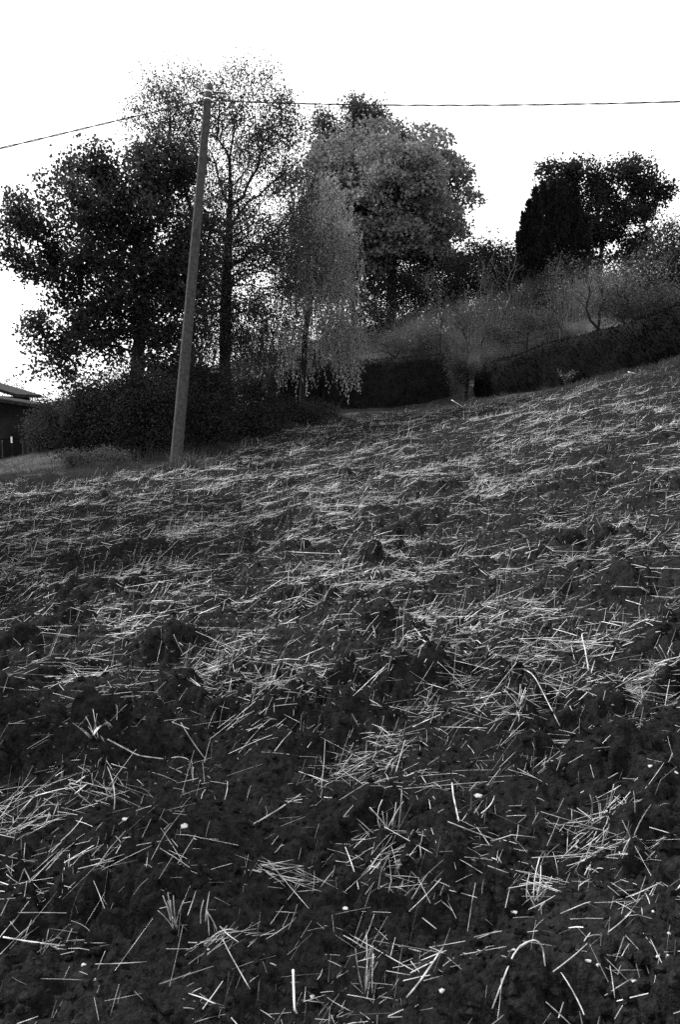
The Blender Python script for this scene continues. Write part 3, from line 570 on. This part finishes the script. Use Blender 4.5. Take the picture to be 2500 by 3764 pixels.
for q_, (bx, tx, ty, dd, lb) in enumerate([(1620, 1600, 1060, 30, 'thin upright sapling above the right end of the square hedge'), (1770, 1790, 1040, 29.5, 'thin upright sapling right of the hedge gap'), (2060, 2050, 1010, 28, 'thin upright sapling above the middle of the long hedge'), (2440, 2450, 1000, 24, 'thin upright sapling near the right picture edge')]):
    bush('sapling', lb, [(tx, ty, 45, 90, dd), (tx, ty + 90, 60, 60, dd)], 40, 700, .06, 'leaf_scrub', 90 + q_, base_px=(bx, 1280, dd), cat='sapling', bark='palebark', bal=.7, r_tip=.005, group='saplings on the bank')
bush('young_tree', 'forked young tree with sparse leaves behind the long hedge', [(2190, 1010, 90, 70, 26), (2240, 1080, 60, 40, 26), (2130, 1070, 50, 40, 26)], 45, 500, .09, 'leaf_pale', 37, base_px=(2185, 1260, 26), cat='tree', r_base=.06, bal=.6, r_tip=.007)
bush('young_tree', 'thin dark young tree right of the forked one', [(2330, 1020, 80, 70, 25), (2260, 1060, 50, 40, 25)], 45, 700, .09, 'leaf_pale', 38, base_px=(2330, 1240, 25), cat='tree', r_base=.05, bal=.6, r_tip=.007)
bush('small_tree', 'small dark tree standing in the gap between the hedges', [(1700, 1370, 60, 50, 27), (1680, 1330, 50, 40, 27)], 60, 3500, .05, 'leaf_dark', 39, base_px=(1712, 1480, 27), cat='tree', r_base=.07, sigma=.13)

# added unseen trees left of the frame, put there to shade the field
for q, (cx_, cy_, cz_, rx_, rz_, sd) in enumerate([(-11.6, 15.0, 9, 3.0, 2.8, 82), (-6.8, 7.4, 8.8, 3.2, 2.3, 81)]):
    r = np.random.default_rng(sd); gz_ = float(H(cx_, cy_)); b = np.array([cx_, cy_, gz_]); d = r.normal(size=(150, 3)); d /= np.linalg.norm(d, axis=1, keepdims=True)
    tips = np.array([cx_, cy_, cz_]) + d * r.random((150, 1)) ** .4 * np.array([rx_, rx_, rz_]); A, par, tid = grow(lerp_path([b - [0, 0, .1], [cx_ + .3, cy_, cz_ * .5], [cx_, cy_, cz_]], 10), tips, .3, .6, r)
    t_ = thing('added_shade_tree', b, ['leafy tree added outside the frame to shade the left field', 'sparse tree added outside the frame to shade the near field'][q], 'tree')
    V, F = skeleton(A, par, .01, .24); obj('trunk', mesh_np('trunk', V - b, F), M['bark'], t_)
    pos = A[tid][r.integers(150, size=[2600, 300][q])] ; pos = pos + np.clip(r.normal(size=pos.shape), -1.7, 1.7) * .5; LV, LF = leaves(pos, .34, .7, .3, r=r); obj('crown', mesh_np('crown', LV - b, LF, False), M['leaf_dark'], t_, kind='stuff')

# ------------------------------------------------------------------ clipped hedges
def hedge(label, line, tops, th_, n, seed, leaf=.05, mk='leaf_hedge'):
    """line of (px, py_base, D); tops gives py of the top; th_ thickness in metres"""
    r = np.random.default_rng(seed); b = np.array([P(*q) for q in line]); tz = np.array([P(q[0], tpy, q[2])[2] for q, tpy in zip(line, tops)])
    m_ = 60; s_ = np.linspace(0, 1, m_); c = lerp_path(b, m_); top = np.interp(s_, np.linspace(0, 1, len(tz)), tz)
    t_ = np.gradient(c[:, :2], axis=0); nn = np.stack([-t_[:, 1], t_[:, 0]], -1); nn /= np.linalg.norm(nn, axis=1, keepdims=True)
    if nn[0, 1] < 0: nn = -nn
    bot = H(c[:, 0], c[:, 1]) - .1; org = np.array([c[m_ // 2, 0], c[m_ // 2, 1], bot[m_ // 2] + .1])
    prof = [(0, 0), (-.03, .35), (0, .75), (.06, .95), (.3, 1), (.7, 1), (.94, .95), (1, .7), (1, 0)]
    def ring(k, grow_=0):
        return [np.array([c[k, 0] + nn[k, 0] * (u * th_), c[k, 1] + nn[k, 1] * (u * th_), bot[k] + (top[k] - bot[k] - .05) * v]) for u, v in prof]
    V = np.array([ring(k) for k in range(m_)]); kp = len(prof)
    V = V + (noise(V[..., 0] * 1.7, V[..., 2] * 1.7 + V[..., 1], seed)[..., None]) * .07
    i = np.arange(m_ - 1)[:, None] * kp; j = np.arange(kp - 1)[None]
    F = np.stack([i + j, i + j + 1, i + kp + j + 1, i + kp + j], -1).reshape(-1, 4)
    F = [F, np.arange(kp)[None], ((m_ - 1) * kp + np.arange(kp))[::-1][None].copy()]
    t0 = thing('hedge', org, label, 'hedge', 'clipped hedges behind the field')
    obj('core', mesh_np('core', V.reshape(-1, 3) - org, F), M[mk], t0)
    # leaves over the faces
    ks = r.integers(m_ - 1, size=n); fs = r.random(n)[:, None]; ps = r.choice(kp - 1, n, p=np.array([.2, .22, .14, .12, .12, .08, .05, .07])); gs = r.random(n)[:, None]
    a = V[ks, ps] * (1 - fs) + V[ks + 1, ps] * fs; b2 = V[ks, ps + 1] * (1 - fs) + V[ks + 1, ps + 1] * fs
    pos = a * (1 - gs) + b2 * gs + r.normal(0, .035, (n, 3)); e = r.random(n) < .06; pos[e] += r.normal(0, .06, (e.sum(), 3)) + [0, -.02, .05]
    LV, LF = leaves(pos, leaf, .6, 0, r=r); obj('foliage', mesh_np('foliage', LV - org, LF, False), M[mk], t0, kind='stuff')
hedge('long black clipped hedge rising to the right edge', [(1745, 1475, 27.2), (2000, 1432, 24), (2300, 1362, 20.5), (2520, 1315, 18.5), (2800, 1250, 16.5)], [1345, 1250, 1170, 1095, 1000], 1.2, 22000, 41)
hedge('square dark clipped hedge in the picture centre', [(1180, 1510, 27.3), (1480, 1495, 27.8), (1655, 1480, 28)], [1326, 1312, 1292], 1.3, 17000, 42, mk='leaf_hedge_lifted')
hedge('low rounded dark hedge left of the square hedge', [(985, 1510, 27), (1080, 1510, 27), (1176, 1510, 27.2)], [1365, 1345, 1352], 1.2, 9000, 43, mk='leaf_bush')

# ------------------------------------------------------------------ grasses
def blades(x, y, z, h, wd, r, lean=.3, seg=True):
    n = len(x); b = np.stack([x, y, z], -1); an = r.uniform(0, 6.28, n); u = np.stack([np.cos(an), np.sin(an), 0 * an], -1); l = r.normal(0, lean, (n, 2)); d = np.concatenate([l, np.ones((n, 1))], 1) * h[:, None]
    m1 = b + d * np.array([.35, .35, .6]); tip = b + d; w_ = np.broadcast_to(wd, (n,))[:, None]
    V = np.stack([b - u * w_, b + u * w_, m1 + u * w_ * .7, m1 - u * w_ * .7, tip], 1).reshape(-1, 3); k = np.arange(n)[:, None] * 5
    return V, [k + np.array([[0, 1, 2, 3]]), k + np.array([[3, 2, 4]])]
r = np.random.default_rng(51)
# tall dry grass over the bank
n = 52000; px = r.uniform(1230, 2800, n); Dd = r.uniform(28.5, 37, n); a = (px - CX) / FPX; x = a * Dd; y = Dd; dens = np.clip(.5 + noise(x * .6, y * .6, 52) * 1.3 + noise(x * 1.9, y * 1.9, 53) * .6, .05, 1)
k = r.random(n) < dens; k &= ~((px > 2250) & (Dd > 33)); x, y = x[k], y[k]; n = len(x)
hh = np.clip(.75 + .7 * noise(x * .5, y * .5, 54) + r.normal(0, .28, n), .15, 2.0)
V, F = blades(x, y, H(x, y) - .03, hh, .008, r, .22); obj('bank_grass', mesh_np('bank_grass', V, F), M['drygrass'], kind='stuff', label='tall dry grass covering the bank behind the hedges', cat='grass')
sp = []
for (cx, cy, s, m_) in [(1580, 1110, 30, 26), (1630, 1140, 25, 20), (1740, 1120, 25, 20), (1560, 1180, 40, 20), (1910, 1080, 40, 22), (1640, 1210, 20, 10), (1850, 1060, 25, 12), (2060, 1050, 20, 6)]:
    for q in range(m_):
        p = P(r.normal(cx, s), r.normal(cy, s * .8), r.uniform(30, 32)); sp += [p] if r.random() < .5 else []
sp = np.array(sp); gz0 = H(sp[:, 0], sp[:, 1]); sp[:, 2] = np.clip(sp[:, 2], gz0 + .4, gz0 + 1.2); g0 = sp.copy(); g0[:, 2] = gz0
V1, F1 = leaves(np.repeat(sp, 3, 0) + r.normal(0, .05, (len(sp) * 3, 3)), .09, .6, r=r); V2, F2 = tubes(g0, sp, np.full(len(sp), .003), np.full(len(sp), .002), 3)
V, F = join([(V1, F1), (V2, F2)]); obj('seed_heads', mesh_np('seed_heads', V, F), M['seed'], kind='stuff', label='scattered white seed heads on the bank grass', cat='grass')
# grass verge along the field's far edge
n = 90000; a = r.uniform(-.62, .62, n); e = edge_depth(a); y = e + np.abs(r.normal(0, 1, n)) * np.interp(a, [-.6, -.2, 0, .2, .5], [.6, .45, 1.2, 1.8, 1.3]) * np.where(r.random(n) < .55, -1, .9); x = a * y
k = (r.random(n) < np.clip(.55 + noise(x * 1.3, y * 1.3, 55), .05, 1)) & (y > 11); x, y = x[k], y[k]; n = len(x); ins = y < edge_depth(x / y) + .7
z = np.where(ins, field_z(x, y), H(x, y)) - .01
hh = np.clip(.10 + .10 * noise(x * .9, y * .9, 56) + r.normal(0, .04, n), .03, .35)
V, F = blades(x, y, z, hh, .005, r, .5); obj('verge_grass', mesh_np('verge_grass', V, F), M['grass'], kind='stuff', label='short rough grass along the far edge of the field', cat='grass')
# grass under the left trees and on the path beside the house
n = 30000; px = r.uniform(-500, 1250, n); y = r.uniform(16.5, 27, n); x = (px - CX) / FPX * y; k = y > edge_depth(x / y) + .5; x, y = x[k], y[k]; n = len(x)
V, F = blades(x, y, H(x, y) - .02, np.clip(r.normal(.16, .07, n), .04, .4) * np.where(x / y < -.33, .4, 1.6), .006, r, .4); obj('undergrowth_grass', mesh_np('undergrowth_grass', V, F), M['grass'], kind='stuff', label='rank grass beneath the left trees and bushes', cat='grass')

# ------------------------------------------------------------------ utility pole and cables
D = 16.6; bp = P(640, 1712, D); bp[2] = float(field_z(bp[0], bp[1])) - .25; tp = P(768, 312, 16.9)
pole = thing('utility_pole', (bp[0], bp[1], bp[2] + .25), 'tapered grey utility pole leaning right at the field edge', 'pole'); off = np.array(pole.location)
s_ = np.linspace(0, 1, 24)[:, None]; ax = bp + (tp - bp) * s_; rad = .128 + (.073 - .128) * s_[:, 0]
V, F = polytube(ax, rad, 24); obj('shaft', mesh_np('shaft', V - off, F), M['pole'], pole)
axis = (tp - bp) / np.linalg.norm(tp - bp)
for py, rr_ in ((336, .0775), (362, .0785)):
    s = (1712 - py) / 1400; c = bp + (tp - bp) * s
    V, F = polytube(np.array([c - axis * .014, c - axis * .012, c + axis * .012, c + axis * .014]), [rr_ - .004, rr_, rr_, rr_ - .004], 24); obj('strap', mesh_np('strap', V - off, F), M['metal'], pole)
cl_ = bp + (tp - bp) * ((1712 - 358) / 1400)
for sx_, py in ((-1, 365), (1, 372)):
    c = bp + (tp - bp) * ((1712 - py) / 1400); h0 = c + np.array([sx_ * .07, -.01, .02]); h1 = c + np.array([sx_ * .13, -.01, 0])
    V, F = polytube(np.array([h0, (h0 + h1) / 2 + [0, 0, .012], h1, h1 + [sx_ * .005, 0, -.035]]), .010, 8); b_ = obj('hook', mesh_np('hook', V - off, F), M['iron'], pole)
    V, F = polytube(np.array([h1 + [0, 0, -.09], h1 + [0, 0, -.07], h1 + [0, 0, -.04], h1 + [0, 0, -.02]]), [.012, .02, .02, .01], 10); obj('insulator', mesh_np('insulator', V - off, F), M['iron'], b_)
def cable(name, label, pts, m_=160):
    pts = np.array(pts); t_ = np.linspace(0, 1, len(pts)); s_ = np.linspace(0, 1, m_)
    q = np.stack([np.polyval(np.polyfit(t_, pts[:, k], min(len(pts) - 1, 3)), s_) for k in range(3)], -1); parts = []
    ph = np.cumsum(np.concatenate([[0], np.linalg.norm(np.diff(q, axis=0), axis=1)])) * 2 * math.pi / 1.1; d, u, v = frame(np.gradient(q, axis=0))
    o_ = obj(name, None, None, None, label, 'cable', 'overhead cables on the pole', None, tuple(q[0]))
    for sgn in (0, math.pi):
        V, F = polytube(q + (np.cos(ph + sgn)[:, None] * u + np.sin(ph + sgn)[:, None] * v) * .009, .0075, 6); obj('strand', mesh_np('strand', V - q[0], F), M['cable'], o_)
cable('overhead_cable', 'twisted cable sloping down from the pole to the left edge', [P(752, 371, 16.85), P(380, 455, 15.2), P(0, 545, 13.4), P(-700, 700, 11)])
cable('overhead_cable', 'twisted cable running level from the pole to the right edge', [P(782, 369, 16.85), P(1250, 384, 16.2), P(1750, 386, 15.6), P(2500, 375, 14.6), P(3300, 340, 13.8)])
# tuft of long grass at the pole foot
b = P(690, 1705, 16.5); b[2] = float(field_z(b[0], b[1])); t_ = thing('grass_tuft', b, 'tuft of long dry grass at the foot of the pole', 'grass')
n = 420; r = np.random.default_rng(61); x = r.normal(0, .13, n); y = r.normal(0, .1, n); V, F = blades(x, y, np.full(n, -.03), r.uniform(.15, .45, n), .004, r, .55); obj('blades', mesh_np('blades', V, F), M['drygrass'], t_, kind='stuff')
b = P(590, 1690, 16.3); b[2] = float(field_z(b[0], b[1])); t_ = thing('grass_tuft', b, 'short grass tuft left of the pole foot', 'grass')
n = 260; x = r.normal(0, .2, n); y = r.normal(0, .1, n); V, F = blades(x, y, np.full(n, -.03), r.uniform(.1, .28, n), .004, r, .5); obj('blades', mesh_np('blades', V, F), M['grass'], t_, kind='stuff')
# fern-like plant before the long hedge
b = P(2085, 1418, 22.2); b[2] = H(b[0], b[1]); t_ = thing('fern', b, 'feathery fern growing against the foot of the long hedge', 'fern'); r = np.random.default_rng(62)
for q in range(11):
    an = r.uniform(0, 6.28); L_ = r.uniform(.4, .65); s_ = np.linspace(0, 1, 10); c = np.stack([np.cos(an) * .45 * L_ * s_ ** 1.4, np.sin(an) * .3 * L_ * s_ ** 1.4, L_ * (s_ - .3 * s_ ** 2)], -1)
    V1, F1 = tubes(c[:-1], c[1:], np.full(9, .004), np.full(9, .003), 3); pp = np.repeat(c[2:], 4, 0); v2, f2 = leaves(pp, .09, .22, .3, r=r); V, F = join([(V1, F1), (v2, f2)])
    obj('frond', mesh_np('frond', V, F), M['drygrass'], t_)
# stray sticks on the verge
for (x0, y0, x1, y1, Dk, lb) in [(1660, 1470, 1725, 1512, 24.5, 'thin pale stick slanting on the verge below the hedge gap'), (1942, 1465, 1975, 1502, 21.5, 'pale broken stick standing on the verge before the long hedge'), (2310, 1367, 2360, 1382, 18.2, 'bent dry stalk on the verge near the right edge'), (278, 1550, 289, 1575, 20.0, 'short white cane among the dark bushes at left')]:
    a, b = P(x0, y0, Dk), P(x1, y1, Dk - .2); V, F = polytube(lerp_path([a, (a + b) / 2 + [0, 0, .012], b], 5), .009, 6); obj('stick', mesh_np('stick', V - b, F), M['straw1'], None, lb, 'stick', None, None, tuple(b))

# ------------------------------------------------------------------ house at the left edge
D = 32.0; m1 = D / FPX
hp = P(60, 1700, D); gz0 = float(H(hp[0], hp[1])) - .2; house = thing('house', (hp[0], hp[1], gz0 + .2), 'low plastered farmhouse gable with tiled roof at the left edge', 'house'); off = np.array(house.location)
xr = P(118, 1500, D)[0]; ze = P(118, 1494, D)[2]; zl = P(-900, 1330, D)[2]; xl = P(-900, 1500, D)[0]
sl = (zl - ze) / (xr - xl)
# gable wall under the verge
V = np.array([(xl, D, gz0), (xr, D, gz0), (xr, D, ze - .05), (xl, D, zl - .05), (xl, D + 2, gz0), (xr, D + 2, gz0), (xr, D + 2, ze - .05), (xl, D + 2, zl - .05)])
F = np.array([(0, 1, 2, 3), (5, 4, 7, 6), (1, 5, 6, 2), (4, 0, 3, 7), (3, 2, 6, 7)]); obj('wall', mesh_np('wall', V - off, F, False), M['plaster'], house)
def slab(x0, x1, y0, y1, zf, th_):
    V, F = boxmesh(x0, x1, y0, y1, 0, th_); V[:, 2] += zf(V[:, 0]); return V, F
roof_z = lambda x: ze + (xr - x) * sl
V, F = slab(xl - .3, xr + .55, D - .5, D + 2.3, roof_z, .10); roof = obj('roof', mesh_np('roof', V - off, F, False), M['tile'], house)
nx = 40
for q in range(nx):                                            # verge tiles along the front edge
    x0 = xr + .55 - (q + 1) * .16; s_ = np.linspace(0, math.pi, 6); c = np.array([x0, D - .56, 0])
    prof = np.stack([np.full(6, 0.), -np.cos(s_) * .09, np.sin(s_) * .06], -1)
    A_ = prof + [x0, D - .42, float(roof_z(np.array(x0))) + .10]; B_ = prof * [1, .85, .85] + [x0 + .175, D - .42, float(roof_z(np.array(x0 + .175))) + .115]
    V = np.concatenate([A_, B_]); k = np.arange(5); F = np.stack([k, k + 1, k + 7, k + 6], -1); obj('tile', mesh_np('tile', V - off, F), M['tile'], roof)
# taller block behind with its own eave
xr2 = P(58, 1450, D + 2.6)[0]; z2 = P(70, 1458, D + 2.6)[2]
V, F = boxmesh(xl, xr2 - .35, D + 2.6, D + 5, gz0, z2 + .02); obj('upper_wall', mesh_np('upper_wall', V - off, F, False), M['plaster'], house)
V, F = slab(xl - .3, xr2 + .1, D + 2.4, D + 5.3, lambda x: z2 + (xr2 - x) * .30, .14); obj('upper_roof', mesh_np('upper_roof', V - off, F, False), M['tile'], house)
a, b = P(5, 1612, D), P(78, 1700, D); V, F = boxmesh(a[0], b[0], D - .03, D + .05, gz0 + .05, a[2]); dr = obj('doorway_shade', mesh_np('doorway_shade', V - off, F, False), M['dark'], house)  # dark panel, its colour stands in for shade inside the open doorway
V, F = boxmesh(a[0] - .08, b[0] + .08, D - .06, D + .02, a[2] + .003, a[2] + .12); obj('lintel', mesh_np('lintel', V - off, F, False), M['plaster'], dr)
a, b = P(37, 1605, D - .3), P(44, 1628, D - .3); V, F = boxmesh(a[0], b[0], D - .3, D - .27, b[2], a[2])
V = np.concatenate([V, [[(a[0] + b[0]) / 2, D - .3, b[2] - .03], [(a[0] + b[0]) / 2, D - .27, b[2] - .03]]])
o = thing('marker_post', (V[:, 0].mean(), D - .285, gz0 + .2), 'thin post with white tip before the dark doorway at left', 'post'); po = np.array(o.location)
obj('white_plate', mesh_np('white_plate', V - po, F, False), M['white'], o)
V, F = polytube(np.array([[po[0], D - .25, gz0], [po[0], D - .25, b[2] + .1]]), .02, 6); obj('stake', mesh_np('stake', V - po, F), M['bark'], o)
for (px, y0, y1, Dk, rd, lb) in [(235, 1598, 1690, 21, .035, 'pale wooden stake between the bush and the dark thicket'), (274, 1590, 1660, 22, .022, 'thinner wooden stake right of the pale one'), (10, 1618, 1735, 25, .02, 'thin fence stake at the left picture edge'), (85, 1620, 1735, 25, .02, 'thin fence stake before the farmhouse wall')]:
    a = P(px - 3, y0, Dk); b = P(px, y1, Dk); b[2] = float(H(b[0], b[1])) - .1
    V, F = polytube(lerp_path([b, (a + b) / 2 + [.01, 0, 0], a], 5), np.linspace(rd, rd * .85, 5), 7); obj('fence_stake', mesh_np('fence_stake', V - b, F), M['palebark'], None, lb, 'stake', 'stakes near the farmhouse', None, tuple(b))
tris = sum(len(o.data.loops) - 2 * len(o.data.polygons) for o in SC.objects if o.type == 'MESH'); print('triangles', tris)
